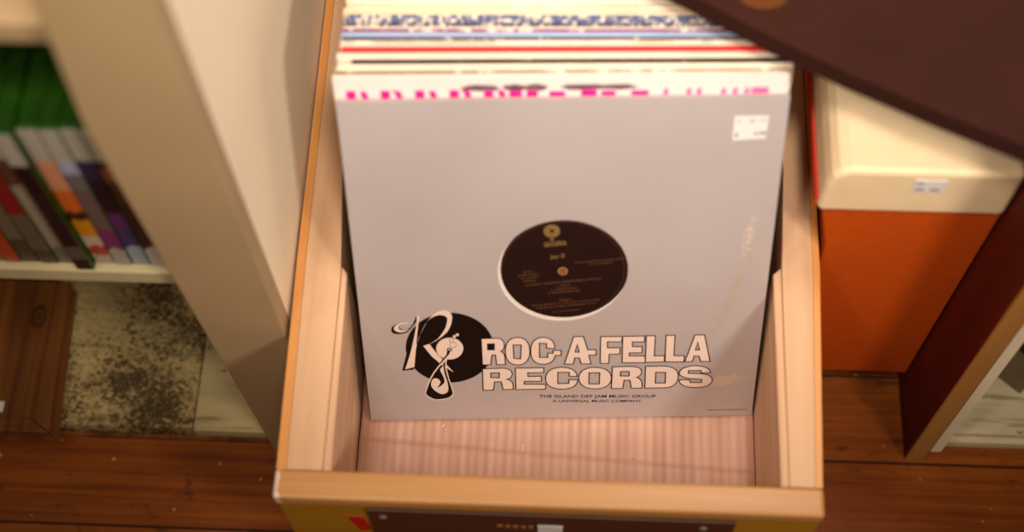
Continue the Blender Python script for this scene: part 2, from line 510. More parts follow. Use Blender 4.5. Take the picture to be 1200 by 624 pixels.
# outlines printed on the silver sleeve, in metres from its lower left corner
GLYPHS=[[[[.09407,.08992],[.10618,.09016],[.10774,.08993],[.10907,.08943],[.11017,.08865],[.11104,.0876],[.11168,.08628],[.11208,.08468],[.11225,.08281],[.11217,.08138],[.11197,.0801],[.11166,.07898],[.11125,.07801],[.11072,.07719],[.11008,.07653],[.10933,.07603],[.11012,.0754],[.1108,.07468],[.11135,.07388],[.11178,.07299],[.11209,.07202],[.11227,.07096],[.11233,.06981],[.11269,.06144],[.10567,.06157],[.10488,.07232],[.10208,.07214],[.10093,.06165],[.09425,.06154]],[[.09893,.08422],[.10431,.08436],[.10414,.07778],[.09892,.07787]]],[[[.1324,.07573],[.13227,.07278],[.13193,.0704],[.13139,.06829],[.13066,.06641],[.12974,.06479],[.12865,.06343],[.12739,.06236],[.12597,.0616],[.12439,.06115],[.12243,.06102],[.12047,.06122],[.1189,.06173],[.1175,.06254],[.11628,.06366],[.11523,.06505],[.11436,.06671],[.11368,.06861],[.11321,.07074],[.11294,.07314],[.1129,.07609],[.11306,.07902],[.11342,.08138],[.11398,.08347],[.11472,.08531],[.11564,.0869],[.11673,.08822],[.11798,.08926],[.11937,.09],[.12094,.09044],[.12287,.09056],[.12479,.09037],[.12634,.08987],[.12772,.08908],[.12893,.088],[.12998,.08664],[.13086,.08502],[.13154,.08315],[.13204,.08104],[.13232,.07867]],[[.1192,.08292],[.12561,.08256],[.12488,.06744],[.11947,.06825]]],[[[.15242,.07831],[.14573,.07891],[.14557,.08384],[.14002,.08418],[.14011,.06883],[.14658,.06871],[.14676,.07346],[.15077,.07315],[.15077,.07622],[.15721,.0761],[.15723,.0709],[.15252,.07074],[.15198,.06826],[.15117,.06615],[.15007,.06443],[.14869,.06308],[.14703,.06213],[.1451,.06155],[.14288,.06137],[.14023,.06183],[.13799,.06284],[.13616,.06439],[.13476,.06648],[.13376,.06911],[.13318,.07227],[.13301,.07596],[.1333,.0798],[.13397,.08305],[.13503,.0857],[.13648,.08775],[.13832,.08923],[.14055,.09011],[.14317,.09042],[.14551,.09002],[.14751,.08918],[.14918,.0879],[.1505,.08618],[.15148,.08401],[.15212,.08139],[.15242,.07831]]],[[[.1599,.0613],[.16717,.09068],[.17494,.09054],[.17835,.07643],[.18505,.07631],[.18515,.07062],[.17939,.07073],[.1813,.06115],[.17341,.06129],[.17193,.06754],[.16825,.06784],[.16709,.06117]],[[.16837,.07401],[.17002,.08269],[.17168,.07395]]],[[[.09412,.05721],[.11068,.05763],[.11259,.05729],[.11421,.05675],[.11554,.05601],[.11658,.05508],[.11733,.05394],[.11778,.05261],[.11795,.05108],[.11779,.04978],[.11746,.04862],[.11696,.04763],[.11629,.04678],[.11545,.0461],[.11443,.04557],[.11325,.0452],[.11465,.04471],[.11583,.04405],[.11679,.04322],[.11753,.04223],[.11805,.04107],[.11836,.03974],[.11844,.03824],[.11854,.0338],[.11017,.03371],[.10894,.04259],[.10344,.04245],[.10232,.03335],[.09394,.03326]],[[.10069,.05249],[.10757,.05261],[.10744,.04702],[.10055,.04739]]],[[[.12053,.05745],[.14339,.05751],[.14337,.0522],[.1305,.05219],[.13063,.04806],[.14141,.0481],[.14139,.04249],[.12756,.04274],[.12752,.03955],[.14492,.03899],[.14473,.03357],[.12068,.03351]]],[[[.1704,.04733],[.16386,.04769],[.164,.05206],[.15466,.05223],[.15486,.03954],[.16356,.03963],[.16371,.04379],[.17097,.04366],[.17054,.04094],[.16966,.03862],[.1683,.03672],[.16649,.03524],[.16421,.03418],[.16147,.03354],[.15826,.03332],[.15467,.03376],[.15163,.03463],[.14915,.03595],[.14722,.03771],[.14585,.03991],[.14503,.04254],[.14476,.0456],[.14513,.04878],[.14602,.05146],[.14742,.05366],[.14933,.05539],[.15176,.05664],[.1547,.05742],[.15816,.05773],[.16121,.05735],[.16382,.0566],[.166,.05549],[.16775,.054],[.16907,.05215],[.16995,.04993],[.1704,.04733]]],[[[.19802,.045],[.19793,.04278],[.19754,.04089],[.19685,.03917],[.19589,.03763],[.19467,.03629],[.1932,.03517],[.19151,.03429],[.18961,.03366],[.18752,.03329],[.18506,.0332],[.1826,.03338],[.18049,.03383],[.17857,.03453],[.17685,.03547],[.17534,.03665],[.17406,.03803],[.17304,.0396],[.17229,.04135],[.17183,.04326],[.17166,.04548],[.17178,.04769],[.1722,.04957],[.1729,.05127],[.17387,.05278],[.1751,.0541],[.17657,.0552],[.17825,.05606],[.18012,.05668],[.1822,.05703],[.18462,.05712],[.18705,.05695],[.18913,.05651],[.19103,.05583],[.19275,.0549],[.19425,.05375],[.19553,.05239],[.19656,.05084],[.19733,.04911],[.19782,.04721]],[[.17988,.05129],[.18852,.05113],[.18842,.03869],[.1799,.03884]]],[[[.18841,.09029],[.2055,.09021],[.20515,.08439],[.19389,.08483],[.19404,.07826],[.20413,.07808],[.20415,.07146],[.1956,.07138],[.1955,.06137],[.18866,.06149]]],[[[.20584,.09021],[.22309,.09036],[.22317,.08407],[.21364,.08424],[.21382,.07908],[.22163,.07894],[.22171,.07256],[.21161,.07251],[.21172,.06919],[.22429,.06896],[.22476,.06155],[.20618,.06189]]],[[[.22446,.09057],[.23154,.09044],[.23163,.06883],[.23965,.06892],[.23997,.06223],[.22474,.06203]]],[[[.23997,.09075],[.24705,.09062],[.24733,.06878],[.25573,.06839],[.25557,.06195],[.2405,.06223]]],[[[.25643,.06217],[.26272,.0908],[.27031,.09066],[.27657,.06205],[.26903,.06218],[.26744,.06794],[.26341,.06825],[.26239,.06207]],[[.26406,.07463],[.26542,.08353],[.26737,.07457]]],[[[.19858,.05747],[.21456,.05766],[.21653,.05733],[.2182,.05685],[.21958,.0562],[.22067,.05538],[.22146,.05441],[.22195,.05327],[.22215,.05197],[.22208,.05053],[.22184,.04926],[.22144,.04817],[.22087,.04724],[.22013,.04648],[.21923,.0459],[.21816,.04548],[.21941,.04484],[.22047,.04406],[.22135,.04315],[.22204,.0421],[.22256,.04093],[.22289,.03962],[.22304,.03818],[.22323,.03337],[.2145,.03353],[.21314,.0424],[.20836,.04249],[.20758,.03316],[.19832,.03333]],[[.20523,.05228],[.21211,.05215],[.21228,.04705],[.20521,.04718]]],[[[.2251,.05747],[.24002,.05768],[.24303,.05711],[.24561,.05622],[.24775,.055],[.24947,.05345],[.25075,.05157],[.2516,.04936],[.25202,.04681],[.25187,.04326],[.25125,.04023],[.25017,.03775],[.24863,.03581],[.24662,.03442],[.24414,.03358],[.24119,.03329],[.22554,.03333]],[[.23365,.05079],[.24159,.05065],[.24182,.03869],[.23366,.03884]]],[[[.27778,.0495],[.27037,.04964],[.27003,.05206],[.25982,.05225],[.26,.0491],[.27133,.04841],[.27347,.0479],[.27529,.04723],[.27681,.0464],[.27801,.04541],[.2789,.04425],[.27948,.04292],[.27974,.04143],[.27951,.03931],[.27875,.0375],[.27746,.03599],[.27563,.03479],[.27328,.03391],[.2704,.03333],[.26699,.03306],[.26343,.03337],[.26037,.03399],[.25784,.03494],[.25581,.03621],[.2543,.03779],[.2533,.0397],[.25281,.04192],[.26166,.042],[.26202,.03881],[.27125,.03865],[.27101,.04232],[.26104,.04348],[.25878,.04413],[.25687,.04486],[.25531,.04568],[.2541,.04659],[.25323,.04759],[.25272,.04867],[.25256,.04984],[.25298,.05177],[.25388,.05342],[.25526,.05479],[.2571,.05587],[.25942,.05668],[.26221,.0572],[.26548,.05745],[.26853,.05709],[.27116,.05647],[.27335,.0556],[.2751,.05447],[.27643,.05307],[.27732,.05142],[.27778,.0495]]]]
EMBLEM={"dark0":[[[.10377,.07978],[.1035,.07609],[.10291,.07243],[.10197,.06882],[.10072,.06532],[.09914,.06195],[.09727,.05875],[.09511,.05575],[.09269,.05298],[.09003,.05047],[.08715,.04825],[.08409,.04633],[.08087,.04475],[.07752,.04352],[.07409,.04265],[.0706,.04215],[.06709,.04202],[.0636,.04228],[.06016,.0429],[.05681,.0439],[.05358,.04525],[.05051,.04695],[.04762,.04897],[.04494,.05129],[.04251,.05389],[.04034,.05675],[.03845,.05982],[.03686,.06309],[.03559,.06651],[.03465,.07005],[.03403,.07368],[.03376,.07736],[.03383,.08106],[.03423,.08473],[.03496,.08835],[.03601,.09188],[.03737,.09528],[.03903,.09854],[.04096,.1016],[.04316,.10446],[.04558,.10708],[.04823,.10944],[.05106,.11152],[.05405,.1133],[.05717,.11476],[.06041,.1159],[.06371,.1167],[.06706,.11716],[.07043,.11728],[.07378,.11704],[.07709,.11646],[.08032,.11554],[.08344,.11428],[.08643,.11271],[.08926,.11082],[.0919,.10864],[.09433,.10619],[.09653,.10349],[.09846,.10056],[.10012,.09742],[.10149,.09412],[.10254,.09067],[.10328,.08711],[.10369,.08347]],[[.0373,.10752],[.03484,.10762],[.0326,.10748],[.03056,.1071],[.02872,.10648],[.0271,.10563],[.02567,.10453],[.02446,.1032],[.02392,.10169],[.02363,.10034],[.02358,.09915],[.02379,.09811],[.02424,.09724],[.02495,.09654],[.0259,.09599],[.02744,.0957],[.02896,.0956],[.03047,.09568],[.03197,.09594],[.03345,.09637],[.03492,.09699],[.03637,.09779],[.03745,.09894],[.03854,.10019],[.03964,.10155],[.04074,.10301],[.04185,.10457],[.04296,.10623],[.04407,.10799],[.04623,.11521],[.04376,.11355],[.04342,.11258],[.04307,.11158],[.0427,.11057],[.04232,.10954],[.04192,.10849],[.04151,.10742],[.04108,.10633],[.04033,.10518],[.03964,.10415],[.03899,.10324],[.03838,.10245],[.03783,.10178],[.03733,.10124],[.03688,.10081],[.03295,.10002],[.0299,.10267],[.03206,.10607]],[[.02941,.05592],[.03855,.05698],[.04181,.07141],[.03873,.08801],[.03466,.07709]]],"light1":[[[.03763,.10777],[.03149,.10728],[.03017,.10678],[.02902,.10618],[.02804,.10546],[.02723,.10462],[.02659,.10368],[.02612,.10262],[.02582,.10145],[.02597,.10052],[.02632,.09971],[.02685,.09902],[.02757,.09845],[.02847,.098],[.02957,.09767],[.03085,.09746],[.03238,.09775],[.03382,.09819],[.03517,.09876],[.03641,.09948],[.03756,.10034],[.03861,.10135],[.03956,.10249],[.04447,.10927],[.0441,.10842],[.03884,.10121],[.03719,.10053],[.03568,.10005],[.0343,.09978],[.03305,.09972],[.03194,.09986],[.03095,.10021],[.0301,.10076],[.02974,.10151],[.02957,.10224],[.02959,.10296],[.0298,.10367],[.03018,.10437],[.03076,.10506],[.03152,.10573],[.03757,.10683]],[[.04445,.11439],[.04684,.11477],[.04575,.10925],[.04355,.09358],[.0424,.08503],[.04268,.08432],[.0433,.08625],[.04392,.08815],[.04453,.09002],[.04515,.09186],[.04576,.09366],[.04638,.09543],[.04699,.09717],[.04788,.09935],[.04882,.10148],[.0498,.10354],[.05083,.10555],[.05191,.1075],[.05303,.1094],[.05421,.11123],[.05564,.11333],[.05716,.11514],[.05874,.11667],[.0604,.11791],[.06214,.11887],[.06395,.11954],[.06584,.11994],[.06752,.11965],[.06894,.11909],[.0701,.11826],[.07099,.11715],[.07161,.11577],[.07198,.11412],[.07208,.11219],[.07185,.10991],[.0715,.1077],[.07101,.10555],[.07038,.10348],[.06962,.10147],[.06873,.09953],[.0677,.09766],[.06604,.0955],[.06423,.09344],[.06226,.09147],[.06013,.08958],[.05784,.08779],[.05539,.08609],[.05278,.08449],[.05902,.08946],[.06032,.09101],[.06155,.09266],[.06271,.09442],[.06379,.09627],[.06481,.09822],[.06575,.10028],[.06663,.10243],[.06713,.10419],[.06753,.10582],[.06785,.1073],[.06808,.10864],[.06821,.10984],[.06826,.11091],[.06821,.11183],[.06784,.11267],[.0673,.11339],[.0666,.11398],[.06572,.11445],[.06468,.11479],[.06347,.115],[.06209,.11509],[.06064,.11478],[.05923,.1143],[.05786,.11363],[.05654,.11277],[.05525,.11174],[.05401,.11052],[.05281,.10912],[.05123,.10602],[.04976,.10301],[.0484,.10009],[.04715,.09727],[.04601,.09454],[.04499,.09191],[.04408,.08938],[.04358,.08743],[.04313,.08554],[.04272,.08371],[.04235,.08196],[.04204,.08027],[.04177,.07865],[.04154,.0771],[.03947,.05996],[.03193,.05757],[.03623,.07151],[.03768,.0771],[.03903,.08252],[.04026,.08777],[.04138,.09286],[.04239,.09778],[.04329,.10254],[.04409,.10714]],[[.04787,.08284],[.05286,.08477],[.0573,.07603],[.06248,.06792],[.0658,.06158],[.07104,.05315],[.06502,.05888],[.05998,.06393],[.05381,.07165]],[[.07953,.07935],[.07932,.07751],[.07886,.07572],[.07815,.07402],[.0772,.07246],[.07604,.07106],[.0747,.06988],[.07321,.06893],[.07162,.06825],[.06995,.06784],[.06825,.06773],[.06656,.0679],[.06493,.06837],[.06339,.06911],[.06199,.07011],[.06076,.07134],[.05973,.07278],[.05892,.07437],[.05836,.0761],[.05805,.0779],[.05801,.07974],[.05824,.08157],[.05872,.08335],[.05945,.08503],[.0604,.08658],[.06156,.08795],[.0629,.08911],[.06438,.09004],[.06596,.0907],[.06761,.0911],[.06929,.09121],[.07095,.09104],[.07257,.09058],[.07409,.08986],[.07548,.08888],[.07671,.08767],[.07774,.08626],[.07856,.08469],[.07914,.08298],[.07947,.08119]],[[.07433,.09243],[.07421,.09186],[.07391,.09139],[.07347,.09107],[.07297,.09097],[.07248,.09109],[.07207,.09142],[.07181,.09191],[.07174,.09248],[.07186,.09304],[.07216,.09351],[.0726,.09383],[.0731,.09393],[.07359,.09381],[.07399,.09348],[.07425,.093]],[[.07667,.09413],[.07654,.09356],[.07624,.09309],[.07581,.09278],[.07531,.09267],[.07482,.09279],[.07441,.09312],[.07415,.09361],[.07408,.09417],[.0742,.09474],[.0745,.09521],[.07493,.09552],[.07543,.09563],[.07592,.0955],[.07633,.09518],[.07659,.09469]],[[.06623,.07258],[.06071,.06396],[.05683,.05768],[.05554,.05559],[.05433,.05348],[.05321,.05133],[.05218,.04917],[.05122,.04697],[.05036,.04475],[.04957,.04249],[.04887,.0403],[.04826,.03824],[.04773,.03632],[.04728,.03453],[.04691,.03288],[.04663,.03138],[.04643,.03001],[.04676,.02887],[.04728,.02777],[.04801,.0267],[.04893,.02567],[.05005,.02468],[.05137,.02372],[.05289,.0228],[.05474,.02243],[.05661,.02225],[.05849,.02227],[.06037,.02248],[.06226,.02289],[.06416,.02349],[.06607,.02429],[.07001,.02786],[.06998,.02916],[.06988,.0306],[.0697,.03221],[.06944,.03397],[.06911,.03588],[.0687,.03794],[.06822,.04016],[.06757,.04326],[.067,.04628],[.0665,.0492],[.06607,.05203],[.06572,.05477],[.06544,.05742],[.06523,.05998],[.06564,.06582],[.06711,.0716]]],"dark2":[[[.06059,.06153],[.0571,.05601],[.05591,.05398],[.0548,.05193],[.05376,.04987],[.0528,.04779],[.05192,.0457],[.05111,.0436],[.05039,.04148],[.04969,.03943],[.04908,.03753],[.04855,.03578],[.0481,.03418],[.04774,.03274],[.04745,.03144],[.04725,.0303],[.04757,.02935],[.04811,.0284],[.04886,.02745],[.04983,.0265],[.05102,.02556],[.05241,.02463],[.05403,.02369],[.05578,.02356],[.05753,.02356],[.05927,.02371],[.061,.024],[.06272,.02443],[.06443,.025],[.06614,.02571],[.06905,.0293],[.06901,.03021],[.06891,.03134],[.06873,.03269],[.06849,.03424],[.06818,.03601],[.0678,.03799],[.06736,.04017],[.0667,.04315],[.06611,.04605],[.06559,.04888],[.06515,.05164],[.06477,.05433],[.06445,.05695],[.06421,.05951],[.0646,.06486],[.0636,.06488],[.06275,.06198]],[[.0668,.07781],[.06947,.07776],[.06798,.07362],[.06025,.06258],[.05963,.06349],[.0658,.07304]],[[.07061,.07845],[.07049,.07785],[.07017,.07731],[.06968,.07689],[.06909,.07662],[.06844,.07654],[.0678,.07665],[.06723,.07694],[.06679,.07738],[.06651,.07792],[.06644,.07853],[.06657,.07912],[.06689,.07966],[.06737,.08008],[.06796,.08035],[.06861,.08043],[.06925,.08032],[.06982,.08004],[.07027,.0796],[.07054,.07905]]],"light3":[[[.06026,.05762],[.06273,.06149],[.06315,.05511],[.0633,.0537],[.06349,.05225],[.06372,.05079],[.06398,.0493],[.06427,.04779],[.0646,.04626],[.06496,.0447],[.06524,.04264],[.06545,.04071],[.06559,.03892],[.06566,.03728],[.06566,.03577],[.06559,.03441],[.06545,.03319],[.06502,.03219],[.06448,.03134],[.06382,.03064],[.06306,.03011],[.06219,.02973],[.06122,.02952],[.06013,.02946],[.05865,.03011],[.05727,.03098],[.05599,.03205],[.05481,.03334],[.05374,.03484],[.05276,.03654],[.05189,.03846],[.05184,.04011],[.05193,.04162],[.05217,.043],[.05254,.04424],[.05306,.04536],[.05371,.04633],[.0545,.04718],[.05559,.04732],[.05656,.04724],[.05742,.04692],[.05816,.04636],[.05879,.04558],[.05931,.04456],[.05971,.04331],[.05958,.04256],[.05933,.04173],[.05896,.04082],[.05848,.03983],[.05788,.03876],[.05717,.03761],[.05634,.03637],[.05778,.03723],[.05907,.03812],[.06019,.03906],[.06114,.04004],[.06193,.04107],[.06256,.04214],[.06302,.04325],[.063,.04471],[.06285,.04625],[.06257,.04787],[.06216,.04958],[.06161,.05136],[.06094,.05323],[.06014,.05517]],[[.06957,.07847],[.06948,.07817],[.06924,.07791],[.06889,.07775],[.06849,.07769],[.06809,.07776],[.06776,.07794],[.06755,.0782],[.06748,.07851],[.06758,.07881],[.06781,.07906],[.06816,.07923],[.06856,.07928],[.06896,.07922],[.06929,.07904],[.0695,.07877]]],"rings":[[[.07233,.0881],[.07225,.0876],[.07206,.08714],[.07176,.08675],[.07138,.08645],[.07095,.08626],[.0705,.0862],[.07004,.08628],[.06963,.08648],[.06928,.08679],[.06902,.0872],[.06886,.08766],[.06883,.08816],[.06891,.08866],[.0691,.08912],[.0694,.08951],[.06978,.08981],[.07021,.09],[.07066,.09005],[.07111,.08998],[.07153,.08978],[.07188,.08947],[.07214,.08906],[.07229,.0886]],[[.07415,.0835],[.07406,.08286],[.07384,.08225],[.07351,.0817],[.07308,.08125],[.07257,.08091],[.07201,.08071],[.07143,.08064],[.07085,.08073],[.07031,.08095],[.06983,.08131],[.06944,.08178],[.06915,.08233],[.06899,.08295],[.06895,.0836],[.06904,.08424],[.06926,.08485],[.0696,.08539],[.07003,.08584],[.07054,.08618],[.07109,.08638],[.07168,.08645],[.07225,.08636],[.07279,.08614],[.07327,.08578],[.07366,.08532],[.07395,.08476],[.07412,.08415]]]}

# ================================================================== SETTING
structure('floor', bx(-2.5, 2.5, -2.5, 2.5, -.03, 0), M['floor'])
structure('wall_back', bx(-2.5, 2.5, 2.40, 2.50, 0, 2.5), M['cream_paint'])

# ================================================================== LEFT SHELF UNIT
def L_unit():
    t = thing('shelf_unit', 'tall cream painted shelf unit left of the record crate, holding green cases', 'shelf', (-.40, .70, 0))
    # thick upright; its bottom end flares a little towards the right
    u = part('upright', prism([(-.2635, 0), (-.2095, 0), (-.2095, .735), (-.2690, .735), (-.2800, .58), (-.2745, .36)], .434, .452, 'y'), M['tan_tone'], t, .0015,
             'putty coloured front edge of the upright')
    part('side_panel', bx(-.245, -.2095, .452, 1.00, 0, .735), M['cream_paint'], t, .001, 'bright cream inner side')
    part('shelf_board', bx(-.95, -.274, .450, .95, .327, .345), M['shelf_paint'], t, .0015)
    part('shelf_board', bx(-.95, -.274, .450, .95, .636, .654), M['tan_tone'], t, .0015)
    part('side_panel', bx(-.97, -.95, .44, 1.00, 0, .735), M['cream_paint'], t, .001)
    part('back_panel', bx(-.95, -.245, .95, .965, 0, .735), M['plinth'], t)
    part('base_board', bx(-.95, -.338, .4455, .95, 0, .020), M['peel'], t, .0012, 'crackled cream board with dark peeling paint')
    part('base_board', bx(-.3372, -.264, .4440, .95, 0, .0195), M['peel_light'], t, .0012, 'narrower smoother cream board')
    part('kick_strip', bx(-.95, -.266, .4400, .4442, 0, .006), M['pine_box'], t, .0005)
L_unit()

# pine box standing low on the base of the unit
t = thing('pine_box', 'low stained pine box lying under the shelf at the left edge', 'box', (-.53, .50, .020))
part('lid', bx(-.62, -.4790, .4400, .578, .0203, .049), M['pine_box'], t, .001)
part('side_batten', prism([(-.4788, .4400), (-.4600, .4268), (-.4680, .578), (-.4788, .578)], .0203, .050), M['pine_box'], t, .001)
part('front_batten', prism([(-.62, .4268), (-.4604, .4266), (-.4790, .4398), (-.62, .4398)], .0203, .050), M['pine_box'], t, .001)
part('paper_tag', bx(-.512, -.506, .445, .455, .0490, .0494), M['white_paper'], t)

# green cases standing on the shelf
def spine_mat(name, stops):
    k = N(name, .35, .45)
    v = k.coord((1, 1, 1))
    x_, y_, z_ = k.xyz(v)
    f = k.math('ADD', k.math('DIVIDE', z_, .19), k.math('MULTIPLY', k.math('SUBTRACT', k.noise(k.coord((160, 1, 50)), 1, 3), .5), .10))
    k.color(k.ramp(f, [(p, lin(tuple(v * .84 for v in c))) for p, c in stops], 'CONSTANT'))
    return k.m
M['case_green'] = plain('translucent_green_plastic', (22, 56, 3), .4, .3, .5, 60)
M['header'] = plain('pale_grey_print', (146, 138, 122), .45, .4, .08, 60)
spines = [
    ('dark brown spine, cream at its foot', [(0, (206, 196, 180)), (.16, (60, 38, 28)), (.50, (74, 46, 30)), (.66, (150, 84, 44)), (.76, (50, 28, 24))]),
    ('purple and black spine, pale blue foot', [(0, (150, 160, 166)), (.16, (60, 50, 90)), (.30, (92, 40, 92)), (.42, (28, 16, 22)), (.66, (46, 34, 66))]),
    ('grey brown spine with lavender top', [(0, (170, 160, 142)), (.14, (120, 44, 92)), (.30, (104, 84, 76)), (.60, (110, 96, 100)), (.70, (170, 164, 184))]),
    ('peach and orange spine, striped red foot', [(0, (190, 160, 140)), (.08, (176, 70, 44)), (.15, (200, 176, 150)), (.24, (208, 132, 20)), (.36, (60, 30, 18)), (.42, (206, 98, 30)), (.58, (206, 140, 104))]),
    ('black spine standing proud of the row', [(0, (46, 34, 30)), (.10, (92, 80, 68)), (.2, (34, 18, 22)), (.6, (26, 12, 16))]),
    ('dull silver spine', [(0, (110, 98, 84)), (.14, (150, 136, 112)), (.62, (90, 54, 44))]),
    ('dark red spine with grey lower half', [(0, (72, 60, 46)), (.12, (96, 84, 66)), (.40, (132, 22, 26)), (.70, (96, 16, 24))]),
    ('grey mottled spine', [(0, (70, 62, 44)), (.2, (104, 94, 70)), (.5, (120, 108, 86))]),
    ('bright orange red spine', [(0, (176, 62, 28)), (.35, (190, 78, 40)), (.7, (150, 66, 40))]),
    ('plain stone grey spine', [(0, (136, 124, 96)), (.5, (150, 136, 108))]),
    ('charcoal spine at the left edge of the photo', [(0, (60, 50, 44)), (.5, (44, 36, 36))]),
]
SPINE_LABEL = [
    'green game case with dark brown spine, against the cream upright',
    'green game case with purple and black spine, second from the cream upright',
    'green game case with grey brown spine and lavender top',
    'green game case with peach and orange spine and striped foot',
    'green game case with black spine, pulled out furthest from the row',
    'green game case with dull silver spine, left of the black one',
    'green game case with dark red upper spine and grey foot',
    'green game case with mottled grey spine, right of the orange red one',
    'green game case with bright orange red spine',
    'green game case with stone grey spine near the photo edge',
    'green game case with charcoal spine at the left photo edge']
outs = [0, -.0006, 0, -.0008, .005, 0, .0006, 0, .0006, 0, 0]
xr = -.2845
for i, (nm, st) in enumerate(spines):
    w = .0128 if i % 3 else .0140
    y0 = .4560 - outs[i]
    hh = .190 - (i % 4) * .0008
    t = thing('game_case', SPINE_LABEL[i], 'game case', (xr - w / 2, y0 + .067, .3451), 'green game cases on the left shelf')
    a, b = xr - w, xr - .0004
    part('case_shell', bx(a, b, y0, y0 + .134, .3451, .3451 + hh), M['case_green'], t, .0012)
    sp = part('spine_print', bx(a + .0005, b - .0005, y0 - .0006, y0 + .001, .347, .3451 + hh - .038), spine_mat('print_' + nm.replace(' ', '_').replace(',', ''), st), t, 0, nm)
    part('header_print', bx(a + .0005, b - .0005, y0 - .0006, y0 + .001, .3451 + hh - .0378, .3451 + hh - .001), M['header'], t, 0, 'pale grey band at the top of the spine')
    xr -= w + .0004

# ================================================================== RIGHT SHELF UNIT
t = thing('side_table', 'near-black topped unit crossing the upper right corner, out of focus', 'table', (.60, .90, 0))
part('side_panel', bx(.3205, .3370, .4475, 1.15, 0, .479), M['red_brown'], t, .0008, 'red-brown side panel')
part('front_edge', bx(.3205, .3370, .4450, .4476, 0, .479), M['tan_edge'], t, .0005, 'bare tan edge of the panel')
part('side_panel', bx(.3390, .3492, .4470, 1.15, .0205, .479), M['white_board'], t, .0008, 'off-white board behind the brown one')
part('side_panel', bx(.88, .90, .60, 1.15, 0, .479), M['red_brown'], t, .0008)
part('tabletop', prism([(.02, .630), (.0858, .5915), (.135, .5612), (.184, .5345), (.236, .5088), (.2875, .4850), (.44, .4000), (.91, .58), (.91, 1.2), (.12, 1.2)], .480, .500), M['dark_top'], t, .002, 'near-black brown top', 3)
part('base_board', bx(.3375, .88, .4665, 1.10, 0, .020), M['peel_white'], t, .001, 'worn white painted base board')
part('front_moulding', bx(.3520, .88, .4600, .4663, 0, .013), M['peel_white'], t, .001, 'lower worn white strip')
part('glow_patch', prism([(.128 + .016 * math.cos(a * .3927), .594 + .010 * math.sin(a * .3927)) for a in range(16)], .5000, .5004), plain('amber_glow', (84, 46, 16), .8, .1), t, 0, 'amber glow painted on the dark top')  # brown glow on the tabletop, painted as a flat amber patch

t = thing('cardboard_box', 'small grey-tan box standing on the white base at the right edge', 'box', (.44, .53, .020))
def rbox(cx, cy, w, d, z0, z1, a):
    c_, s_ = math.cos(a), math.sin(a)
    return prism([(cx + c_ * p - s_ * q, cy + s_ * p + c_ * q) for p, q in ((0, 0), (w, 0), (w, d), (0, d))], z0, z1)
part('box_body', rbox(.4265, .5060, .11, .10, .0201, .090, R(48)), plain('grey_tan_card', (124, 108, 84), .8, .2), t, .001)
part('box_lid', rbox(.4262, .5035, .114, .104, .090, .112, R(48)), plain('dark_card', (58, 40, 34), .8, .2), t, .001)

# ---- orange box with a cream lid between the crate and the brown panel
t = thing('storage_box', 'orange box with rounded cream lid between crate and red-brown panel', 'box', (.26, .65, 0))
part('box_body', prism([(.2015, .0400), (.3185, .0400), (.3185, .3530), (.1885, .3530), (.1885, .349), (.2015, .290)], .5160, .80, 'y'), M['orange'], t, .0015)
part('foot', bx(.2100, .2300, .560, .79, 0, .0398), M['plinth'], t)
part('foot', bx(.2900, .3100, .560, .79, 0, .0398), M['plinth'], t)
part('edge_strip', bx(.1818, .1833, .5170, .80, .3540, .3680), M['red_orange'], t, .0006, 'bright red left edge')
lid = part('lid', prism([(.1834, .3535), (.3190, .3535), (.3190, .4130), (.1985, .4130), (.1915, .4095), (.1870, .4030), (.1845, .3900)], .5125, .80, 'y'), M['cream_lid'], t, .005, 'rounded cream lid', 4)
tg = part('price_tag', bx(.2445, .2670, .5117, .5127, .3870, .4035), M['white_paper'], t, 0, 'small white price tag')
bm = bmesh.new()
for xx, ww, zz in ((.2465, .006, .3900), (.2570, .0065, .3900), (.2465, .004, .3985)):
    box(bm, xx, xx + ww, .5114, .5118, zz, zz + .0022)
part('tag_print', bm, M['ink_grey'], tg)

# ================================================================== RECORD CRATE
t = thing('low_platform', 'dark wooden platform that carries the record crate', 'platform', (0, .65, 0))
part('platform_top', bx(-.2020, .1960, .450, .86, .108, .1295), M['plinth'], t, .001)
part('leg', bx(-.2000, -.1750, .460, .85, 0, .108), M['plinth'], t)
part('leg', bx(.1690, .1940, .460, .85, 0, .108), M['plinth'], t)

crate = thing('record_crate', 'open pale pine crate with a honey front rail, full of records', 'crate', (0, .56, .130))
Z0, Z1 = .130, .280
part('side_panel', prism([(-.1965, .3265), (-.1700, .3265), (-.1715, .49), (-.1785, .577), (-.1785, .80), (-.2014, .80), (-.2000, .50)], Z0, Z1), M['pine_rim'], crate, .0008, seg=2)
part('side_panel', prism([(.1865, .3265), (.1680, .3265), (.1690, .50), (.1735, .588), (.1735, .80), (.1940, .80), (.1930, .50)], Z0, Z1), M['pine_rim'], crate, .0008, seg=2)
part('inner_board', prism([(-.1697, .3265), (-.1635, .3265), (-.1665, .486), (-.1712, .492)], .1355, Z1 - .0005), M['pine_rim_z'], crate, .0010)
part('inner_board', prism([(.1677, .3265), (.1618, .3265), (.1622, .496), (.1687, .502)], .1355, Z1 - .0005), M['pine_rim_z'], crate, .0010)
part('front_panel', bx(-.2040, .1925, .3065, .3263, Z0, Z1 - .0160), M['olive'], crate, .002, 'yellowed varnished front')
part('top_rail', bx(-.2045, .1925, .3045, .3266, Z1 - .0158, Z1 + .0004), M['honey'], crate, .003, 'honey varnished rail, pale worn left corner', 3)
part('back_panel', bx(-.1780, .1730, .782, .80, Z0, Z1), M['pine_rim'], crate, .0015)
part('bottom_panel', bx(-.1690, .1675, .3270, .7815, Z0, .1350), M['pine_rim'], crate)
